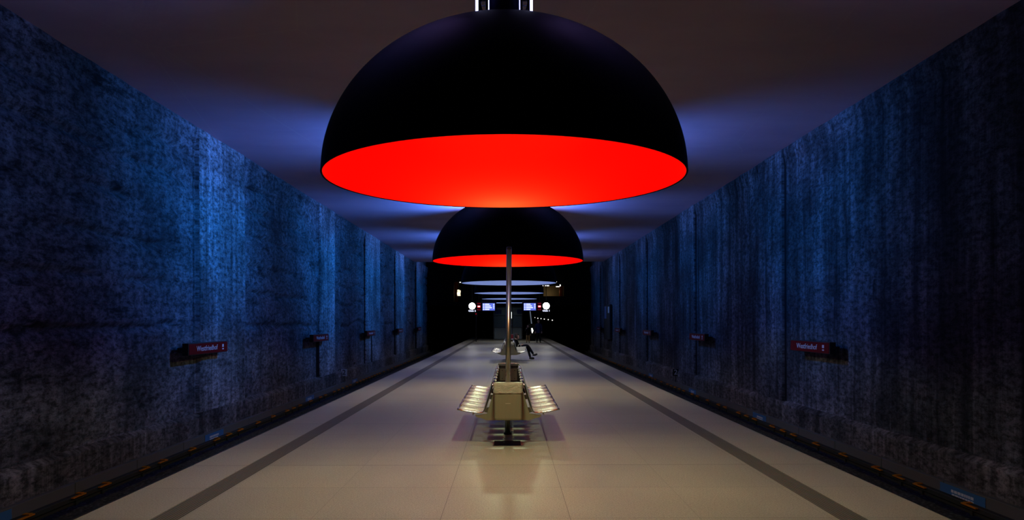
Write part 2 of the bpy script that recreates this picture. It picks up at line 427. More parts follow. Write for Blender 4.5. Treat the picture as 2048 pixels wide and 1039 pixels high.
# lit rooms behind the two openings
bm = new(); bx(bm, -6.2, -3.8, END+3, END+3.1, ZB+.3, 6.2); struct('wall_shop_left', bm, M['cover'])
bm = new(); bx(bm, 2.6, 5.8, END+3, END+3.1, ZB+.3, 6.2); struct('wall_shop_right', bm, M['beige'])

# ------------------------------------------------------------------ tracks
for s, nme in ((-1, 'left'), (1, 'right')):
    for k, xr in enumerate((4.63, 6.07)):
        bm = new(); x = s*xr
        bx(bm, x-.06, x+.06, 3, 90, -1.19, -1.17); bx(bm, x-.012, x+.012, 3, 90, -1.17, -1.04); bx(bm, x-.035, x+.035, 3, 90, -1.04, -1.0)
        o = obj('running_rail', bm, M['rail'])
        tag(o, 'steel running rail of the %s track, %s' % (nme, ('the one under the platform edge', 'the one nearer the wall')[k]), 'rail', 'running rails')
    t = thing('third_rail', 'black covered power rail on orange insulators beside the %s wall' % nme, 'power rail', (s*6.76, 8, -1.14))
    bm = new(); bx(bm, -.05, .05, 0, 56, .12, .2); bx(bm, -.015, .015, 0, 56, .05, .12)
    obj('cover', bm, M['cover'], t, bevel=.01)
    random.seed(3+s); yy = 1.2
    ins = None
    while yy < 46:
        if ins is None:
            bm = new(); bx(bm, -.06, .06, -.17, .17, .13, .152, 0); bx(bm, -.05, .05, .05, .13, .152, .172, 0); bx(bm, -.015, .015, -.03, .03, 0, .13, 1)
            ins = obj('insulator', bm, [M['orange'], M['cover']], t, bevel=.006)
        else:
            ins = ins.copy(); C.objects.link(ins); ins.parent = t
        ins.location = (0-s*.03, yy, 0.045); yy += .62+random.random()*.12+(.6 if random.random() < .4 else 0)

# ------------------------------------------------------------------ dome lamps
A, B = 1.9, 1.62
def dome_prof(a, b_, n=26, top=.0):
    return [(a*math.cos(t), b_*math.sin(t)) for t in [i*(PI/2)/n for i in range(n)]]+[(0, b_)]
def rails(bm, x0, x1, y0, y1, z0, z1):
    for x in (x0, x1):
        for y in (y0, y1): tube(bm, [(x, y, z0), (x, y, z1)], .014, 8)
    k = 0; z = z0
    while z < z1-.05:
        z2 = min(z+.3, z1)
        for y in (y0, y1):
            tube(bm, [((x0, x1)[k % 2], y, z), ((x1, x0)[k % 2], y, z2)], .008, 6)
            tube(bm, [(x0, y, z2), (x1, y, z2)], .007, 6)
        k += 1; z = z2
lab = ['largest black dome lamp with a red inside, nearest, above the platform in front',
       'second black dome lamp with a red inside, behind the steel pole',
       'dome lamp with a pale blue inside, first behind the two red ones',
       'dome lamp with a pale blue inside, second blue one from the front',
       'dome lamp with a pale blue inside, third blue one from the front',
       'farthest pale blue dome lamp, just above and between the blue departure screens']
def add_light(name, kind, parent, loc, power, col, rad=.1, rot=None, spot=None, blend=1):
    d = bpy.data.lights.new(name, kind); d.energy = power; d.color = col
    if kind != 'AREA': d.shadow_soft_size = rad
    if spot: d.spot_size = math.radians(spot); d.spot_blend = blend
    o = bpy.data.objects.new(name, d); C.objects.link(o); o.parent = parent; o.location = loc
    if rot: o.rotation_euler = rot
    return o
for i, (ly, lx) in enumerate(zip(LAMP_Y, LAMP_X)):
    t = thing('dome_lamp', lab[i], 'pendant lamp', (lx, ly, RIM_Z), 0, 'dome lamps over the platform')
    n = 128 if i < 2 else 64
    bm = new(); lathe(bm, dome_prof(A, B, 40), n); obj('outer_shell', bm, M['shell'], t)
    bm = new(); lathe(bm, dome_prof(A-.014, B-.014, 40), n); obj('inner_lining', bm, M['red_in' if i < 2 else 'blue_in'], t)
    bm = new(); lathe(bm, [(A-.016, 0), (A-.014, -.006), (A, -.006), (A+.003, .0), (A, .006)], n); obj('rim', bm, M['shell'], t)
    zc = (CEIL_Z if ly < 56 else 9.0)-RIM_Z
    for s in (-1, 1):
        bm = new(); rails(bm, s*.185, s*.26, -.06, .06, B-.04, zc); obj('mast', bm, M['mast'], t)
    bm = new(); bx(bm, -.34, .34, -.12, .12, zc-.02, zc); obj('ceiling_plate', bm, M['mast'], t)
    bm = new(); lathe(bm, [(.0, B-.03), (.16, B-.03), (.16, zc-.02), (0, zc-.02)], 32); obj('column', bm, M['darkblue'], t)
    for x, y, r in ((-.285, -.03, .019), (.285, -.03, .019), (-.172, .10, .012), (.172, .10, .008)):
        bm = new(); tube(bm, [(x, y, B+.03), (x, y, B+1.25)], r, 12)
        obj('fluorescent_tube', bm, M['tube'], t)
    for s in (-1, 1):
        bm = new(); bx(bm, min(s*.30, s*.42), max(s*.30, s*.42), -.16, .16, B+.62, B+.84)
        f = obj('floodlight', bm, M['mast'], t, bevel=.01)
        pw = (FLOOD_W_L if s < 0 else FLOOD_W_R)[i]
        add_light('flood_light', 'SPOT', t, (s*.46, 0, B+.73), pw, FLOOD, .12, None, 98, 1).rotation_euler = \
            Vector((s, 0, -.06)).to_track_quat('-Z', 'Y').to_euler()
        add_light('ceiling_wash', 'SPOT', t, (s*.46, 0, B+.73), pw*.10+(480 if s < 0 else 430), CEIL_COL, .1, None, 92, 1).rotation_euler = \
            Vector((s, 0, .65)).to_track_quat('-Z', 'Y').to_euler()
    bm = new(); lathe(bm, [(0, 1.3), (.22, 1.3), (.26, 1.15), (.26, 1.02), (.23, 1.02), (.2, 1.12), (0, 1.12)], 32)
    tube(bm, [(0, 0, 1.29), (0, 0, B-.03)], .03, 10); obj('lamp_holder', bm, M['mast'], t)
    wc = WARM if i < 2 else (1, .93, .66)
    add_light('downlight', 'POINT', t, (0, 0, .64 if i < 2 else .8), DOWN_W[i], wc, .15)
    if SPOT_W[i]: add_light('reflector_light', 'SPOT', t, (0, 0, .94), SPOT_W[i], wc, .26, (0, 0, 0), 124, .75)

# ------------------------------------------------------------------ wall signs
def make_sign(side):
    # local: sign lies along +Y, faces -side in X (towards platform)
    s = side
    t = thing('station_sign', '', 'sign', (0, 0, 0), 0, 'station name signs on the %s wall' % ('left' if s < 0 else 'right'))
    boxo('housing', (-.07, .07, -1.1, 1.1, -.135, .135), M['signback'], t, .008)
    f = -s*.073
    boxo('sign_face', (min(f, f-s*.006), max(f, f-s*.006), -1.08, 1.08, -.118, .118), M['signred'], t)
    f = -s*.081
    # text basis: facing -s in X
    if s < 0: R = Matrix(((0, 0, 1, 0), (1, 0, 0, 0), (0, 1, 0, 0), (0, 0, 0, 1)))      # text x -> +Y, normal +X
    else: R = Matrix(((0, 0, -1, 0), (-1, 0, 0, 0), (0, 1, 0, 0), (0, 0, 0, 1)))        # text x -> -Y, normal -X
    u = -s
    text_mesh('lettering', 'Westfriedhof', .17, M['signwhite'], t, Matrix.Translation((f, -u*.12, 0)) @ R, .001, 1.27, .0012)
    bm = new(); lo, hi = sorted((f, f-s*.002))
    for (z0, z1) in ((-.005, .065), (-.065, -.035)):
        a, b_ = sorted((u*.74, u*.84)); bx(bm, lo, hi, a, b_, z0, z1)
    obj('line_symbol', bm, M['signwhite'], t)
    for yb in (-.8, .8):
        a, b_ = sorted((s*.07, s*.34)); boxo('bracket', (a, b_, yb-.03, yb+.03, -.03, .03), M['signback'], t)
    return t
ordn = ['nearest', 'second nearest', 'third', 'fourth', 'fifth and farthest']
for s, nme in ((-1, 'left'), (1, 'right')):
    base = make_sign(s)
    for k, y in enumerate((17.0, 27.15, 37.0, 47.0, 57.0)):
        o = base if k == 0 else copy_tree(base)
        o.location = (s*7.17, y, 1.125)
        o['label'] = 'dark red station name sign on the %s wall, %s of the row' % (nme, ordn[k])

# blue direction stickers on the cable trough
def sticker(s, y, L, lab_):
    t = thing('direction_sticker', lab_, 'sticker', (s*7.246, y, -1.09), 0, 'blue stickers on the track ledge')
    a, b_ = sorted((0, -s*.004)); boxo('backing', (a, b_, -L/2, L/2, -.125, .125), M['sticker'], t)
    bm = new(); a, b_ = sorted((-s*.005, -s*.006)); random.seed(int(y*10))
    for r_, zz in ((0, .02), (1, -.045)):
        yy = -L*.26
        while yy < L*.18:
            w_ = .03+.05*random.random(); bx(bm, a, b_, yy, yy+w_, zz, zz+.045); yy += w_+.014
    obj('white_marks', bm, M['signwhite'], t)
for s, y, L, l in ((-1, 10.0, .9, 'blue sticker on the left track ledge at the picture edge'),
                   (-1, 17.65, 1.1, 'blue sticker with white marks on the left track ledge below the nearest sign'),
                   (-1, 26.1, 1.1, 'blue sticker on the left track ledge below the second sign'),
                   (-1, 33.7, 1.1, 'blue sticker on the left track ledge just past the number two plate'),
                   (1, 11.5, 1.15, 'blue sticker on the right track ledge, nearest the camera'),
                   (1, 20.8, 1.1, 'blue sticker on the right track ledge behind the nearest right sign'),
                   (1, 28.4, 1.1, 'blue sticker on the right track ledge beyond the second right sign'),
                   (1, 36.7, 1.1, 'small distant blue sticker on the right track ledge')):
    sticker(s, y, L, l)
# number plates
for s, y, txt, l in ((-1, 31.6, '2', 'small plate with the number 2 standing on the left track ledge'),
                     (1, 31.3, '2', 'small dark plate with the number 2 standing on the right track ledge')):
    t = thing('number_plate', l, 'number plate', (s*7.26, y, -.94), 0)
    boxo('post', (-.012, .012, -.012, .012, 0, .3), M['cover'], t)
    boxo('plate', (-.13, .13, -.012, 0, .28, .58), M['greyplate'] if s < 0 else M['cover'], t)
    text_mesh('numeral', txt, .3, M['black'] if s < 0 else M['greyplate'], t, Matrix.Translation((0, -.015, .43)) @ FRONT, .001, 1, .004)
# poster showcase on the right wall
t = thing('poster_showcase', 'dark framed poster showcase on the right wall near the far end', 'showcase', (7.15, 52.5, .4))
boxo('frame', (0, .14, -1.5, 1.5, 0, 2.5), M['cover'], t, .01)
boxo('poster', (-.006, 0, .2, 1.3, 1.5, 2.4), M['sticker'], t)
boxo('poster', (-.006, 0, -1.3, -.6, 1.9, 2.35), M['greyplate'], t)
boxo('bracket', (.13, .4, -.1, .1, 1.0, 1.1), M['cover'], t)

# ------------------------------------------------------------------ benches
def arc_profile():
    pts = [(.715, .492), (.69, .487), (.6, .468), (.5, .452), (.42, .444), (.375, .445), (.345, .46), (.328, .49)]
    x0, z0, x1, z1 = .328, .49, .212, .87
    for k in range(1, 7): pts.append((x0+(x1-x0)*k/6, z0+(z1-z0)*k/6))
    return pts
PROF = arc_profile()
def make_seat(s):
    W = .50; bm = new(); uvl = bm.loops.layers.uv.new('UVMap'); nv = 10
    prof = [(x-.02, z) if k == 0 else (x, z) for k, (x, z) in enumerate(PROF)]
    L = [0]
    for a, b_ in zip(prof, prof[1:]): L.append(L[-1]+math.hypot(a[0]-b_[0], a[1]-b_[1]))
    rows = []
    for k, (x, z) in enumerate(prof):
        a = prof[max(k-1, 0)]; b_ = prof[min(k+1, len(prof)-1)]
        tx, tz = b_[0]-a[0], b_[1]-a[1]; l = math.hypot(tx, tz); nx, nz = tz/l, -tx/l     # outwards/upwards normal
        row = []
        for j in range(nv+1):
            v = -1+2*j/nv; h_ = .022*(v**4)-.012*(1-v*v)
            row.append(bm.verts.new((s*(x+nx*h_), v*W/2, z+nz*h_)))
        rows.append(row)
    for k in range(len(prof)-1):
        for j in range(nv):
            q = [(k, j), (k, j+1), (k+1, j+1), (k+1, j)]
            f = bm.faces.new([rows[a][b_] for a, b_ in q]); f.smooth = True
            for lp, (a, b_) in zip(f.loops, q): lp[uvl].uv = (L[a], b_*W/nv)
    o = obj('seat', bm, M['perf'], fix=False)
    bm = new()
    ypos = W/2+.004
    path = [(s*x, -ypos, z+.01) for x, z in PROF]+[(s*x, ypos, z+.01) for x, z in reversed(PROF)]
    tube(bm, path, .0115, 8, closed=True)
    fr = obj('seat_frame', bm, M['chrome'], o)
    bm = new(); bmesh.ops.create_uvsphere(bm, u_segments=12, v_segments=8, radius=.017)
    for f in bm.faces: f.smooth = True
    obj('frame_glint', bm, M['cap'], o, loc=(s*.192, -.1, .85))  # small ball added as a painted glint at the seat back's top
    return o
def make_bin(loc, label, group=None, far=False):
    t = thing('litter_bin', label, 'litter bin', loc, PI if far else 0, group)
    W, D_, Hh = .378, .26, .50
    bm = new(); n = 6; rr = .03
    # open box with thickness and rounded vertical corners
    def ring(w_, d_, z, r_):
        pts = []
        for cx, cy, a0 in ((w_/2-r_, d_/2-r_, 0), (-w_/2+r_, d_/2-r_, PI/2), (-w_/2+r_, -d_/2+r_, PI), (w_/2-r_, -d_/2+r_, 1.5*PI)):
            for k in range(n+1):
                a = a0+k*PI/2/n; pts.append(bm.verts.new((cx+r_*math.cos(a), cy+r_*math.sin(a), z)))
        return pts
    R = [ring(W-.05, D_-.05, 0, .02), ring(W-.01, D_-.01, .012, rr), ring(W, D_, .03, rr), ring(W, D_, Hh-.02, rr),
         ring(W-.015, D_-.015, Hh-.02, .025), ring(W-.015, D_-.015, .05, .025)]
    for a, b_ in zip(R, R[1:]):
        N = len(a)
        for k in range(N): bm.faces.new((a[k], a[(k+1) % N], b_[(k+1) % N], b_[k])).smooth = False
    bm.faces.new(list(reversed(R[0]))); bm.faces.new(R[-1])
    obj('bin_body', bm, M['darksteel'] if far else M['bin'], t)
    bm = new(); R = []
    def lr(w_, d_, z, amp, sd):
        pts = []; P = ring_pts(w_, d_, .035)
        for k, (x, y) in enumerate(P):
            q = noise.noise(Vector((x*28, y*28+sd, z*30)))*amp
            l = math.hypot(x, y); pts.append(bm.verts.new((x+x/l*q, y+y/l*q, z+q*.5)))
        return pts
    def ring_pts(w_, d_, r_):
        out = []
        def seg(a, b_, m_):
            for k in range(m_): out.append((a[0]+(b_[0]-a[0])*k/m_, a[1]+(b_[1]-a[1])*k/m_))
        hw, hd = w_/2, d_/2
        cs = [((hw-r_, hd-r_), 0), ((-hw+r_, hd-r_), PI/2), ((-hw+r_, -hd+r_), PI), ((hw-r_, -hd+r_), 1.5*PI)]
        for ci, (c_, a0) in enumerate(cs):
            for k in range(5):
                a = a0+k*PI/8; out.append((c_[0]+r_*math.cos(a), c_[1]+r_*math.sin(a)))
            last = out[-1]; nc, na = cs[(ci+1) % 4]; nxt = (nc[0]+r_*math.cos(na), nc[1]+r_*math.sin(na))
            mseg = 14 if ci in (0, 2) else 8
            for k in range(1, mseg): out.append((last[0]+(nxt[0]-last[0])*k/mseg, last[1]+(nxt[1]-last[1])*k/mseg))
        return out
    zz = [Hh-.03, Hh-.02, Hh-.01, Hh+.005] if far else [Hh-.125, Hh-.11, Hh-.09, Hh-.07, Hh-.05, Hh-.03, Hh-.01, Hh+.005]
    for k, z in enumerate(zz): R.append(lr(W+.016+(.008 if k else 0), D_+.02, z, .012, 0))
    R.append(lr(W-.03, D_-.03, Hh-.005, .006, 3)); R.append(lr(W-.04, D_-.04, Hh-.15, .006, 5))
    for a, b_ in zip(R, R[1:]):
        N = len(a)
        for k in range(N): bm.faces.new((a[k], a[(k+1) % N], b_[(k+1) % N], b_[k])).smooth = True
    obj('bin_liner', bm, M['liner'], t)
    boxo('badge', (-.035, .035, -D_/2-.004, -D_/2, .20+.03, .235), M['steel'], t, .002)
    boxo('bin_bracket', (-.1, .1, D_/2, D_/2+(.135 if far else .075), .1, .3), M['darksteel'], t)
    return t
def make_bench(y0, label):
    t = thing('platform_bench', label, 'bench', (-.012, y0, 0), 0, 'double sided platform benches')
    seats = {}
    for s in (-1, 1):
        base = make_seat(s)
        for k in range(7):
            o = base if k == 0 else base.copy()
            if k:
                C.objects.link(o)
                for ch in base.children:
                    c = ch.copy(); C.objects.link(c); c.parent = o
            o.parent = t; o.location = (0, .27+k*.545, 0)
    Lb = 3.82
    for yy, nme in ((.04, 'end_frame'), (Lb-.04, 'end_frame'), (.83, 'support_frame'), (2.70, 'support_frame')):
        P = [(-.185, .83), (.185, .83), (.30, .44), (.42, .42), (.47, .425), (.46, .395), (.36, .365), (.30, .345), (-.30, .345), (-.36, .365), (-.46, .395), (-.47, .425), (-.42, .42), (-.30, .44)]
        if nme == 'support_frame': P = [(-.12, .44), (.12, .44), (.42, .425), (.60, .445), (.62, .43), (.40, .37), (.30, .345), (-.30, .345), (-.40, .37), (-.62, .43), (-.60, .445), (-.42, .425)]
        bm = new()
        a = [bm.verts.new((x, yy-.012, z)) for x, z in P]; b_ = [bm.verts.new((x, yy+.012, z)) for x, z in P]
        bm.faces.new(a); bm.faces.new(list(reversed(b_)))
        for k in range(len(P)): bm.faces.new((a[k], a[(k+1) % len(P)], b_[(k+1) % len(P)], b_[k]))
        obj(nme, bm, M['darksteel'] if (nme == 'end_frame' and yy > 1) else M['bin'], t)
    for ya, yb in ((.03, .90), (1.04, Lb-.03)): boxo('beam', (-.06, .06, ya, yb, .35, .43), M['darksteel'], t, .008)
    for k in range(7):
        for s in (-1, 1):
            a_, b_ = sorted((s*.065, s*.29)); yc = .27+k*.545
            boxo('belly_panel', (a_, b_, yc-.215, yc+.215, .372, .378), M['bin'], t)
    for s in (-1, 1):
        bm = new(); tube(bm, [(s*.205, .02, .83), (s*.205, Lb-.02, .83)], .012, 8); obj('back_rail', bm, M['chrome'], t)
        bm = new(); tube(bm, [(s*.50, .03, .425), (s*.50, Lb-.03, .425)], .012, 8); obj('seat_rail', bm, M['chrome'], t)
    bm = new(); tube(bm, [(0, 2.85, 0), (0, 2.85, .36)], .04, 20); lathe(bm, [(0, .012), (.1, .012), (.1, 0), (0, 0)], 24, False, 0, 2.85)
    obj('leg', bm, M['steel'], t)
    # bolted plate on the inner face of the far end frame
    bm = new(); bx(bm, -.165, .165, Lb-.062, Lb-.052, .60, .82); pl = obj('end_plate', bm, M['bin'], t)
    for x in (-.12, .12):
        for z in (.635, .79):
            bm = new(); tube(bm, [(x, Lb-.063, z), (x, Lb-.072, z)], .01, 8); obj('bolt', bm, M['darksteel'], pl)
    return t
b1 = make_bench(10.13, 'nearest double-sided bench of perforated white seats around the tall steel pole')
b2 = copy_tree(b1); b2.location = (0.0, 29.4, 0)
b2['label'] = 'farther double-sided white bench where the person in black sits'
bm = new(); tube(bm, [(0, 0, 0), (0, 0, .36)], .04, 20); o = obj('leg', bm, M['steel'], b2, loc=(0, .97, 0))
make_bin((-.016, 9.93, .388), 'olive metal litter bin with crumpled liner at the near end of the nearest bench')
make_bin((-.012, 14.175, .405), 'dark litter bin with a clear liner at the far end of the nearest bench', None, True)
make_bin((0.005, 29.2, .388), 'litter bin at the near end of the farther bench, beside the seated person')
make_bin((0.0, 33.445, .405), 'litter bin at the far end of the farther bench, mostly hidden from view', None, True)
# dark body of the far-end bins
# tall pole
t = thing('steel_pole', 'tall polished steel pole rising from the middle of the nearest bench', 'pole', (-.026, 11.1, 0))
bm = new(); tube(bm, [(0, 0, 0), (.030, 0, 2.88)], .041, 28); obj('pole', bm, M['pole'], t)
bm = new(); lathe(bm, [(0, 2.9), (.03, 2.895), (.042, 2.875), (.042, 2.86), (0, 2.86)], 28, True, .03, 0); obj('pole_cap', bm, M['darksteel'], t)
bm = new(); lathe(bm, [(0, .03), (.055, .03), (.06, .02), (.06, 0), (0, 0)], 28); obj('base_collar', bm, M['darksteel'], t)
# floor hatch
t = thing('floor_hatch', 'small dark square metal hatch set into the floor under the bench end', 'floor hatch', (-.027, 10.27, 0))
boxo('hatch_frame', (-.205, .205, -.22, .22, .0005, .003), M['steel'], t)
boxo('hatch_plate', (-.19, .19, -.205, .205, .003, .0045), M['cover'], t)
# bag on the far bench
t = thing('tote_bag', 'light grey bag standing on the farther bench beside the seated person', 'bag', (.53, 31.2, .47))
bm = new()
P0 = [(-.19, -.07), (.17, -.07), (.17, .07), (-.19, .07)]; P1 = [(-.24, -.05), (.22, -.05), (.22, .05), (-.24, .05)]
def prism(bm, P0, z0, P1, z1s):
    a = [bm.verts.new((x, y, z0)) for x, y in P0]; b_ = [bm.verts.new((x, y, z)) for (x, y), z in zip(P1, z1s)]
    bm.faces.new(list(reversed(a))); bm.faces.new(b_)
    for k in range(4): bm.faces.new((a[k], a[(k+1) % 4], b_[(k+1) % 4], b_[k]))
prism(bm, P0, 0, P1, (.13, .17, .17, .13)); obj('bag_body', bm, M['bag'], t, bevel=.02)
bm = new(); tube(bm, [(-.16, 0, .12), (-.12, 0, .24), (-.03, 0, .24), (0, 0, .13)], .012, 6); obj('handle', bm, M['bag'], t)
# small red bin behind
t = thing('fire_box', 'small red box on the platform far behind the pole', 'box', (.14, 45, 0))
boxo('body', (-.13, .13, -.15, .15, .0, .85), M['redplastic'], t, .02)
boxo('lid', (-.14, .14, -.16, .16, .85, .9), M['redplastic'], t, .01)

# ------------------------------------------------------------------ hanging display assemblies
DY = 56.5
def P(px, py, D=DY): return ((px-1018)*D/F, H-(py-641)*D/F)
def display(sgn, cx_px, logo_px, sx0, sx1, gleis, side):
    x, z = P(cx_px, 611.4)
    t = thing('station_clock', 'round lit white clock at the %s end of the hanging displays' % side, 'clock', (x, DY, z))
    bm = new(); tube(bm, [(0, .12, 0), (0, -.02, 0)], .285, 40); obj('case', bm, M['signback'], t)
    bm = new(); tube(bm, [(0, -.02, 0), (0, -.03, 0)], .262, 40); obj('clock_face', bm, M['clock'], t)
    bm = new(); bx(bm, -.006, .006, -.036, -.032, 0, .19); obj('minute_hand', bm, M['greyplate'], t)
    bm = new(); bx(bm, -.0, .12, -.036, -.032, -.008, .008); obj('hour_hand', bm, M['greyplate'], t)
    bm = new(); tube(bm, [(0, .05, .28), (0, .05, 9-z)], .02, 8); obj('hanger', bm, M['signback'], t)
    text_mesh('track_lettering', gleis, .19, M['screenw'], t, Matrix.Translation((0, -.03, -.38)) @ FRONT, .002, 1.1, .006)
    boxo('nameplate', (-.3, .3, -.02, .08, -.48, -.285), M['signback'], t)
    x, z = P(logo_px, 612)
    t = thing('line_indicator', 'small red lit line indicator beside the %s clock' % side, 'indicator', (x, DY, z))
    boxo('case', (-.17, .17, 0, .15, -.36, .36), M['signback'], t)
    boxo('bright_band', (-.12, .12, -.012, 0, -.11, .07), M['redled'], t)
    boxo('white_mark', (-.09, .09, -.02, -.013, -.05, .03), M['whitelit'], t)
    boxo('dim_band', (-.14, .14, -.01, 0, .19, .25), M['reddim'], t)
    boxo('dim_band', (-.14, .14, -.01, 0, -.29, -.23), M['reddim'], t)
    bm = new(); tube(bm, [(0, .08, .36), (0, .08, 9-z)], .02, 8); obj('hanger', bm, M['signback'], t)
    (xa, zt), (xb, zb) = P(sx0, 605.8), P(sx1, 620.2)
    x, z = (xa+xb)/2, (zt+zb)/2; hw = (xb-xa)/2; hh = (zt-zb)/2
    t = thing('departure_screen', 'glowing blue departure screen with white lines, %s one' % side, 'screen', (x, DY, z))
    inner = .12
    boxo('housing', (-hw-(.12 if sgn > 0 else .09), hw+(.09 if sgn > 0 else .12), .01, .25, -hh-.06, hh+.22), M['signback'], t)
    boxo('screen', (-hw, hw, -.01, .01, -hh, hh), M['screen'], t)
    for k in range(4):
        zz = hh-.04-k*hh*.48
        boxo('text_line', (-hw+.18, -hw+.18+hw*(.75+.2*((k*7) % 3)), -.02, -.012, zz-.08, zz), M['screenw'], t)
        boxo('line_number', (-hw+.03, -hw+.13, -.02, -.012, zz-.08, zz), M['screenw'], t)
        if k < 3: boxo('time_digit', (hw-.13, hw-.04, -.02, -.012, zz-.1, zz-.02), M['screenw'], t)
    for x_ in (-hw*.7, hw*.7):
        bm = new(); tube(bm, [(x_, .12, hh+.2), (x_, .12, 9-z)], .025, 8); obj('hanger', bm, M['signback'], t)
display(-1, 944.3, 957.8, 965.2, 989.7, 'Gleis 2', 'left')
display(1, 1092.5, 1079, 1047.5, 1071.8, 'Gleis 1', 'right')
# red signal light
t = thing('signal_light', 'tiny red signal light low on the left below the clock', 'signal', (*[P(952, 627, 60)[0]], 60, P(952, 627, 60)[1]))
bm = new(); tube(bm, [(0, .05, 0), (0, -.02, 0)], .03, 12); obj('lens', bm, M['redled'], t)
boxo('housing', (-.1, .1, .0501, .2, -.2, .12), M['signback'], t)
boxo('post', (-.03, .03, .1, .16, -P(952, 627, 60)[1], -.2), M['signback'], t)

# ------------------------------------------------------------------ lift shaft and mezzanine details
t = thing('lift_shaft', 'dark glass lift shaft with steel frame at the end of the platform', 'lift shaft', (.0, 67.5, 0))
bm = new()
for x in (-1.45, -.3, .3, 1.25):
    bx(bm, x-.03, x+.03, -.05, .05, 0, 3.1)
for z in (0, 1.1, 2.2, 3.05): bx(bm, -1.48, 1.28, -.04, .04, z, z+.05)
for x in (-1.45, 1.25):
    bx(bm, x-.03, x+.03, 2.3, 2.4, 0, 3.1)
obj('frame', bm, M['darksteel'], t)
bm = new()
bx(bm, -1.4, -.34, .0, .01, .06, 3.0); bx(bm, -.26, .26, .0, .01, .06, 3.0); bx(bm, .34, 1.2, .0, .01, .06, 3.0)
bx(bm, -1.45, -1.44, .06, 2.3, .06, 3.0); bx(bm, 1.24, 1.25, .06, 2.3, .06, 3.0); obj('glass', bm, M['glass'], t)
boxo('back_panel', (-1.4, 1.2, 2.3, 2.35, 0, 1.1), M['greyplate'], t)
for x in (-.24, .24):
    bm = new(); tube(bm, [(x, -.08, 1.98), (x, -.08, 2.58)], .022 if x > 0 else .012, 8); obj('light_strip', bm, M['whitelit'], t)
boxo('blue_panel', (-1.3, -.7, -.06, -.045, 2.4, 2.8), M['darkblue'], t)
boxo('blue_panel', (.75, 1.2, -.06, -.045, 2.4, 2.8), M['darkblue'], t)
add_light('shaft_light', 'POINT', t, (0, -1.2, 2.6), 1.5, (.6, .8, 1), .1)
# sloping lit handrail
t = thing('escalator_rail', 'thin pale leaning rail beside the lift shaft', 'handrail', (2.0, 66, 0))
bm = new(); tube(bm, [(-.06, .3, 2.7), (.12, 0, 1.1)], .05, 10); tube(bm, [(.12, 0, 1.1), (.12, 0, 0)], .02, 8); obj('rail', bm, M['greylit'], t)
# ticket machine
x, z = yz(1064, 660, 62)
t = thing('ticket_machine', 'small machine with a bright white display between the two standing people', 'machine', (x, 62, 0))
boxo('body', (-.3, .3, 0, .4, 0, 1.5), M['dark'], t, .02)
for x0, x1, y0, y1 in ((1062.5, 1065.5, 655.8, 658.6), (1063, 1066.5, 659, 662.6), (1060.4, 1062, 660, 662.4), (1063.5, 1065.5, 663.2, 665.5)):
    (a, zt), (b_, zb) = yz(x0, y0, 62), yz(x1, y1, 62)
    boxo('lit_panel', (a-x, b_-x, -.012, 0, zb, zt), M['whitelit'] if x0 != 1060.4 else M['greylit'], t)
# row of small lamps
for k, (px, py, r) in enumerate(((1069.8, 634.7, .02), (1075.7, 636, .035), (1082, 636.8, .035), (1088.5, 637.8, .035), (1096.5, 638.9, .035), (1104.6, 640, .035))):
    D_ = 80-2.0*k; x, z = yz(px, py, D_)
    t = thing('tunnel_lamp', 'small white lamp in the row above the standing man, number %d along from the left' % (k+1), 'lamp', (x, D_, z), 0, 'row of small tunnel lamps')
    t['label'] = ('leftmost and faintest', 'second from left', 'third from left', 'fourth from left', 'fifth from left', 'rightmost and nearest')[k]+' of the small white lamps in a row right of the screens'
    bm = new(); bmesh.ops.create_uvsphere(bm, u_segments=10, v_segments=8, radius=r+.02); obj('bulb', bm, M['whitelit'], t)
    bm = new(); tube(bm, [(0, 0, .03), (0, 0, ZB-z)], .01, 6); obj('hanger', bm, M['signback'], t)
# left opening: orange column, bright sign
def up(name, label, cat, px0, px1, py0, py1, D_, m, th=.1, part='panel', **k):
    (a, zt), (b_, zb) = yz(px0, py0, D_), yz(px1, py1, D_)
    t = thing(name, label, cat, ((a+b_)/2, D_, zb))
    boxo(part, (-(b_-a)/2, (b_-a)/2, 0, th, 0, zt-zb), m, t); return t
bmc = new()
t = thing('orange_column', 'orange column seen through the upper left opening', 'column', (yz(912.5, 0, 67.5)[0], 67.5, ZB+.3))
bm = new(); tube(bm, [(0, 0, 0), (0, 0, 2.8)], .17, 20); obj('column', bm, M['orangepaint'], t)
t2 = thing('orange_column', 'orange column seen through the upper right opening', 'column', (yz(1122, 0, 67.5)[0], 67.5, ZB+.3))
bm = new(); tube(bm, [(0, 0, 0), (0, 0, 2.8)], .17, 20); obj('column', bm, M['orangepaint'], t2)
bmc.free()
t = thing('lit_sign', 'bright warm white sign glowing in the upper left opening', 'sign', (yz(917.8, 0, 66.8)[0], 66.8, yz(0, 591, 66.8)[1]))
bm = new()
for (x0, x1, z0, z1) in ((-.14, .16, .0, .12), (-.16, .14, .14, .36), (-.14, .05, .38, .58), (.06, .17, .3, .52)): bx(bm, x0, x1, 0, .03, z0, z1)
obj('lit_face', bm, mat('warm_sign_light', (.8, .7, .5), .5, emit=(1, .85, .6), es=1.1), t, bevel=.02)
boxo('backing', (-.2, .22, .03, .08, -.05, .65), M['cover'], t)
bm = new(); tube(bm, [(0, .06, .6), (0, .06, 9-yz(0, 591, 66.8)[1])], .02, 8); obj('hanger', bm, M['cover'], t)
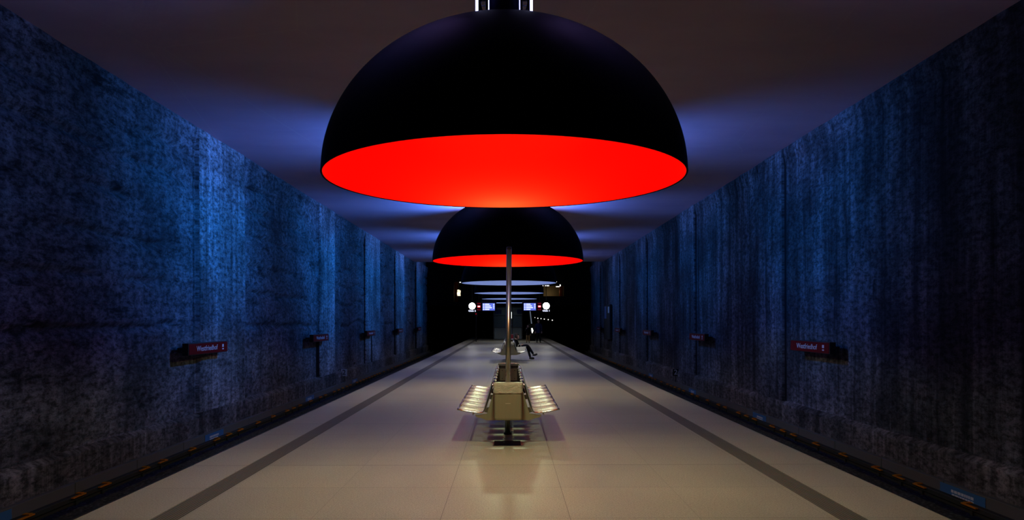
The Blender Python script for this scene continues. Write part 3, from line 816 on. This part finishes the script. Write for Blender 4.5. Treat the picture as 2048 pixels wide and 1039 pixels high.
for (px, py, w_, h_, l) in ((920.5, 563.9, .14, .07, 'tiny white light at the left tip of the first blue lamp'),
                            (1113, 563.2, .07, .07, 'tiny white light at the right tip of the first blue lamp'),
                            (1085.5, 571, .12, .08, 'small square white ceiling light left of the long tube in the right opening'),
                            (1094.2, 571, .38, .08, 'long white tube light in the upper right opening'),
                            (1115.5, 573, .32, .08, 'white tube light beside the orange column in the right opening'),
                            (1120.5, 570.5, .1, .16, 'small bright lamp on the right orange column')):
    x, z = yz(px, py, 65.7)
    t = thing('ceiling_tube_light', l, 'light', (x, 65.7, z))
    boxo('lit_tube', (-w_/2, w_/2, -.03, .03, -h_/2, h_/2), M['whitelit'], t)
    boxo('fitting', (-.03, .03, .03, .32, -.02, .02), M['cover'], t)
for x, p_ in ((-4.75, 14), (3.8, 7)):
    l = bpy.data.lights.new('shop_light', 'POINT'); l.energy = p_; l.color = (1, .7, .35); l.shadow_soft_size = .1
    o = bpy.data.objects.new('shop_light', l); C.objects.link(o); o.location = (x, END+(.8 if x < 0 else 2.2), 4.3)

# ------------------------------------------------------------------ people
def skinmesh(name, chains, m, parent, sub=1, root=0):
    """chains: list of lists of (x,y,z,r); points that repeat exactly are merged"""
    idx = {}; V = []; R = []; E = []
    for ch in chains:
        prev = None
        for p in ch:
            k = tuple(round(c, 4) for c in p[:3])
            if k not in idx: idx[k] = len(V); V.append(p[:3]); R.append(p[3])
            if prev is not None and prev != idx[k]: E.append((prev, idx[k]))
            prev = idx[k]
    me = bpy.data.meshes.new('tmp'); me.from_pydata(V, E, [])
    o = bpy.data.objects.new('tmp', me); C.objects.link(o)
    md = o.modifiers.new('skin', 'SKIN'); md.use_smooth_shade = True
    sv = me.skin_vertices[0].data
    for i, r in enumerate(R):
        rr = r if isinstance(r, tuple) else (r, r)
        sv[i].radius = rr; sv[i].use_root = (i == root)
    sb = o.modifiers.new('sub', 'SUBSURF'); sb.levels = sub; sb.render_levels = sub
    dg = bpy.context.evaluated_depsgraph_get(); me2 = bpy.data.meshes.new_from_object(o.evaluated_get(dg))
    bpy.data.objects.remove(o); me2.name = name; me2.materials.clear(); me2.materials.append(m)
    for p in me2.polygons: p.use_smooth = True
    r = bpy.data.objects.new(name, me2); C.objects.link(r); r.parent = parent; return r
def hand(wrist, d, side, sc=1.0):
    """finger chains from the wrist along d; side = thumb direction"""
    w_ = Vector(wrist); d = Vector(d).normalized(); sd = Vector(side); sd = (sd-d*sd.dot(d)).normalized(); nrm = d.cross(sd)
    palm = w_+d*.07*sc
    P_ = lambda v, r: (v.x, v.y, v.z, r*sc)
    ch = [[P_(w_, .024), P_(palm, (.034, .018) if False else .03)]]
    for k, ln in enumerate((.07, .08, .075, .058)):
        o_ = sd*(.028-.019*k)*sc
        a = palm+o_+d*.02*sc; b_ = a+d*ln*.5*sc+nrm*.008*sc; c_ = b_+d*ln*.45*sc+nrm*.022*sc
        ch.append([P_(palm, .03), P_(a, .011), P_(b_, .0095), P_(c_, .008)])
    a = w_+d*.035*sc+sd*.032*sc; ch.append([P_(w_, .024), P_(a, .013), P_(a+d*.03*sc+sd*.02*sc, .011), P_(a+d*.055*sc+sd*.022*sc+nrm*.01, .009)])
    return ch
def head_mesh(name, c, r, fwd, m, parent):
    """an egg-shaped head with nose, brow, chin and ears"""
    bm = new(); bmesh.ops.create_uvsphere(bm, u_segments=24, v_segments=18, radius=1)
    f = Vector(fwd).normalized(); side = f.cross(Vector((0, 0, 1))).normalized()
    for v in bm.verts:
        p = v.co.copy(); fx = p.x; sy = p.y; z = p.z
        wdt = .78*(1-.18*max(0, -z)); dep = .95
        nx = fx*dep; ny = sy*wdt; nz = z*1.22
        if fx > .75 and abs(sy) < .25 and -.35 < z < .1: nx += .22*(1-abs(sy)/.25)*(1-abs(z+.15)/.3)
        if fx > .6 and .12 < abs(sy) < .5 and 0 < z < .25: nx -= .07
        if fx > .5 and z < -.6: nx += .1
        if abs(sy) > .9 and abs(z) < .3: ny *= 1.18
        v.co = Vector(c)+(f*nx+side*ny+Vector((0, 0, nz)))*r
    for fc in bm.faces: fc.smooth = True
    return bm
def person(label, name_loc, J, heads, fwd, tops, legs, shoes, hair, mats, hl, hr, torso=None):
    t = thing('person', label, 'person', name_loc)
    hd, hr_ = heads
    body = skinmesh('body', J+hl+hr, M['skin'], t, 1)
    bm = head_mesh('head', hd, hr_, fwd, M['skin'], t); ob = body
    me = bpy.data.meshes.new('tmp'); bm.to_mesh(me); bm.free()
    bmj = new(); bmj.from_mesh(body.data); bmj.from_mesh(me)
    for f in bmj.faces: f.smooth = True
    bmj.to_mesh(body.data); bmj.free()
    # eyes and mouth
    f = Vector(fwd).normalized(); side = f.cross(Vector((0, 0, 1))).normalized()
    for s in (-1, 1):
        bm = new(); bmesh.ops.create_uvsphere(bm, u_segments=8, v_segments=6, radius=hr_*.1)
        obj('eye', bm, M['black'], t, loc=Vector(hd)+(f*.80+side*s*.3+Vector((0, 0, .08)))*hr_)
    bm = new(); tube(bm, [Vector(hd)+(f*.88+side*s*.2+Vector((0, 0, -.58)))*hr_ for s in (-1, 0, 1)], hr_*.05, 6); obj('mouth', bm, M['redplastic'], t)
    ct = skinmesh('coat', tops, mats[0], t, 1)
    if torso:
        bm = new(); bm.from_mesh(ct.data); n0 = len(bm.verts); bm.verts.ensure_lookup_table()
        b2_ = new(); lathe(b2_, torso, 28)
        for v in b2_.verts: v.co.y *= .78
        tm = bpy.data.meshes.new('tmp'); b2_.to_mesh(tm); b2_.free(); bm.from_mesh(tm)
        for f_ in bm.faces: f_.smooth = True
        bm.to_mesh(ct.data); bm.free()
    skinmesh('trousers', legs, mats[1], t, 1)
    for s in shoes: skinmesh('shoe', [s], mats[2], t, 1)
    # hair: cap over the back and top of the head
    bm = new(); bmesh.ops.create_uvsphere(bm, u_segments=20, v_segments=16, radius=1)
    for v in list(bm.verts):
        p = v.co.copy()
        lim = hair[1]
        if (p.x > .45 and p.z < .45) or p.z < lim: bm.verts.remove(v); continue
        q = Vector((p.x*.98, p.y*.86, p.z*1.27)); k = 1.06+.03*noise.noise(p*6)
        v.co = Vector(hd)+(f*q.x*k+side*q.y*k+Vector((0, 0, q.z*k)))*hr_
    for fc in bm.faces: fc.smooth = True
    h = obj('hair', bm, hair[0], t); md = h.modifiers.new('thick', 'SOLIDIFY'); md.thickness = .012
    return t
# seated person in black on the farther bench (facing +x)
Y = 0.0
def seated():
    base = (.0, 32.5, 0)
    hipL, hipR = (.40, -.09, .54, .095), (.40, .09, .54, .095)
    pel = (.37, 0, .56, .13); sp1 = (.31, 0, .70, .115); sp2 = (.28, 0, .84, .13); nk = (.31, 0, .93, .055); hd0 = (.345, 0, .99, .06)
    kneeL, kneeR = (.84, -.10, .64, .062), (.83, .07, .60, .062)
    ankL, ankR = (1.10, -.08, .235, .036), (.96, .10, .085, .038)
    shL, shR = (.28, -.17, .84, .05), (.28, .17, .84, .05)
    elL, elR = (.36, -.21, .62, .038), (.36, .21, .62, .038)
    wrL, wrR = (.55, -.12, .66, .024), (.55, .12, .66, .024)
    J = [[pel, sp1, sp2, nk, hd0], [pel, hipL, kneeL, ankL], [pel, hipR, kneeR, ankR],
         [sp2, shL, elL, wrL], [sp2, shR, elR, wrR]]
    g = lambda p, a: (p[0], p[1], p[2], p[3]+a)
    tops = [[g(pel, .02), g(sp1, .03), g(sp2, .03), g(nk, .025)], [g(sp2, .03), g(shL, .022), g(elL, .02), g(wrL, .018)], [g(sp2, .03), g(shR, .022), g(elR, .02), g(wrR, .018)]]
    legs = [[g(pel, .015), g(hipL, .012), g(kneeL, .012), g(ankL, .016)], [g(pel, .015), g(hipR, .012), g(kneeR, .012), g(ankR, .016)]]
    shoes = [[(1.07, -.08, .24, .055), (1.09, -.08, .205, .06), (1.15, -.08, .20, .055), (1.23, -.08, .235, .05), (1.28, -.08, .262, .038)], [(.93, .10, .10, .055), (.95, .10, .062, .06), (1.02, .10, .056, .056), (1.10, .10, .048, .05), (1.15, .10, .044, .04)]]
    hl = hand(wrL[:3], (1, .3, -.1), (0, .4, 1)); hr = hand(wrR[:3], (1, -.3, -.1), (0, -.4, 1))
    return person('seated person dressed in black with legs stretched out on the farther bench', base, J,
                  ((.365, 0, 1.045), .098), (1, -.05, -.25), tops, legs, shoes, (M['hair_dark'], -.75), (M['black_cloth'], M['trouser'], M['shoe']), hl, hr)
seated()
def standing(label, loc, h, fwd_y, arm_up, mats, hair, tights=None):
    k = h/1.75
    def q(x, y, z, r): return (x*k, y*k, z*k, r*k)
    pel = q(0, 0, .98, .10); sp1 = q(0, 0, 1.14, .10); sp2 = q(0, .01, 1.33, .13); nk = q(0, .01, 1.48, .055); hd0 = q(0, -.01, 1.55, .06)
    hipL, hipR = q(-.10, 0, .80, .088), q(.10, 0, .80, .088)
    kL, kR = q(-.11, -.02, .50, .062), q(.12, -.02, .50, .062)
    aL, aR = q(-.12, .02, .06, .038), q(.14, .02, .06, .038)
    shL, shR = q(-.19, .01, 1.40, .052), q(.19, .01, 1.40, .052)
    elL, elR = q(-.25, .03, 1.12, .04), q(.25, .03, 1.12, .04)
    wrL, wrR = q(-.25, -.06, .87, .026), q(.25, -.06, .87, .026)
    dL = (0, -.1, -1)
    if arm_up: elL = q(-.26, -.06, 1.16, .04); wrL = q(-.16, -.24, 1.40, .026); dL = (.3, -.1, 1)
    J = [[pel, sp1, sp2, nk, hd0], [pel, hipL, kL, aL], [pel, hipR, kR, aR], [sp2, shL, elL, wrL], [sp2, shR, elR, wrR]]
    g = lambda p, a: (p[0], p[1], p[2], p[3]+a*k)
    low = q(0, 0, .80, .17); low3 = q(0, 0, 1.06, .145); up_ = q(0, .01, 1.33, .15); col = q(0, .01, 1.52, .07)
    tops = [[low, low3, up_, col], [up_, g(shL, .025), g(elL, .022), g(wrL, .018)], [up_, g(shR, .025), g(elR, .022), g(wrR, .018)]]
    legs = [[g(pel, .012), g(hipL, .012), g(kL, .014), g(aL, .018)], [g(pel, .012), g(hipR, .012), g(kR, .014), g(aR, .018)]]
    shoes = [[q(x, .07, .055, .055), q(x, .04, .055, .06), q(x, -.04, .05, .056), q(x*1.06, -.13, .045, .05), q(x*1.08, -.18, .04, .04)] for x in (-.12, .14)]
    hl = hand(wrL[:3], dL, (1, -.3, 0), k); hr = hand(wrR[:3], (0, -.1, -1), (-1, -.3, 0), k)
    t = person(label, loc, J, ((0, -.015*k, 1.625*k), .103*k), (0, -1, 0), tops, legs, shoes, hair, mats, hl, hr,
               [(a_*k, b_*k) for a_, b_ in ((0, .76), (.17, .76), (.182, .78), (.175, .95), (.165, 1.08), (.185, 1.28), (.188, 1.36), (.15, 1.43), (.08, 1.47), (.07, 1.52), (.06, 1.52))])
    return t
standing('standing man in a dark blue jacket at the far right of the platform', (2.34, 57.0, 0), 1.80, 0, False, (M['navy'], M['trouser'], M['shoe']), (M['hair_fair'], 0))
pch = standing('small standing person in a dark coat and tan trousers, one hand raised', (1.50, 57.2, 0), 1.38, 0, True, (M['black_cloth'], M['tan'], M['shoe']), (M['hair_fair'], -.6))
t = thing('phone', 'small phone held up by the small standing person', 'phone', (1.50-.10, 57.2-.24, 1.20))
boxo('body', (-.035, .035, -.004, .004, 0, .12), M['cover'], t)
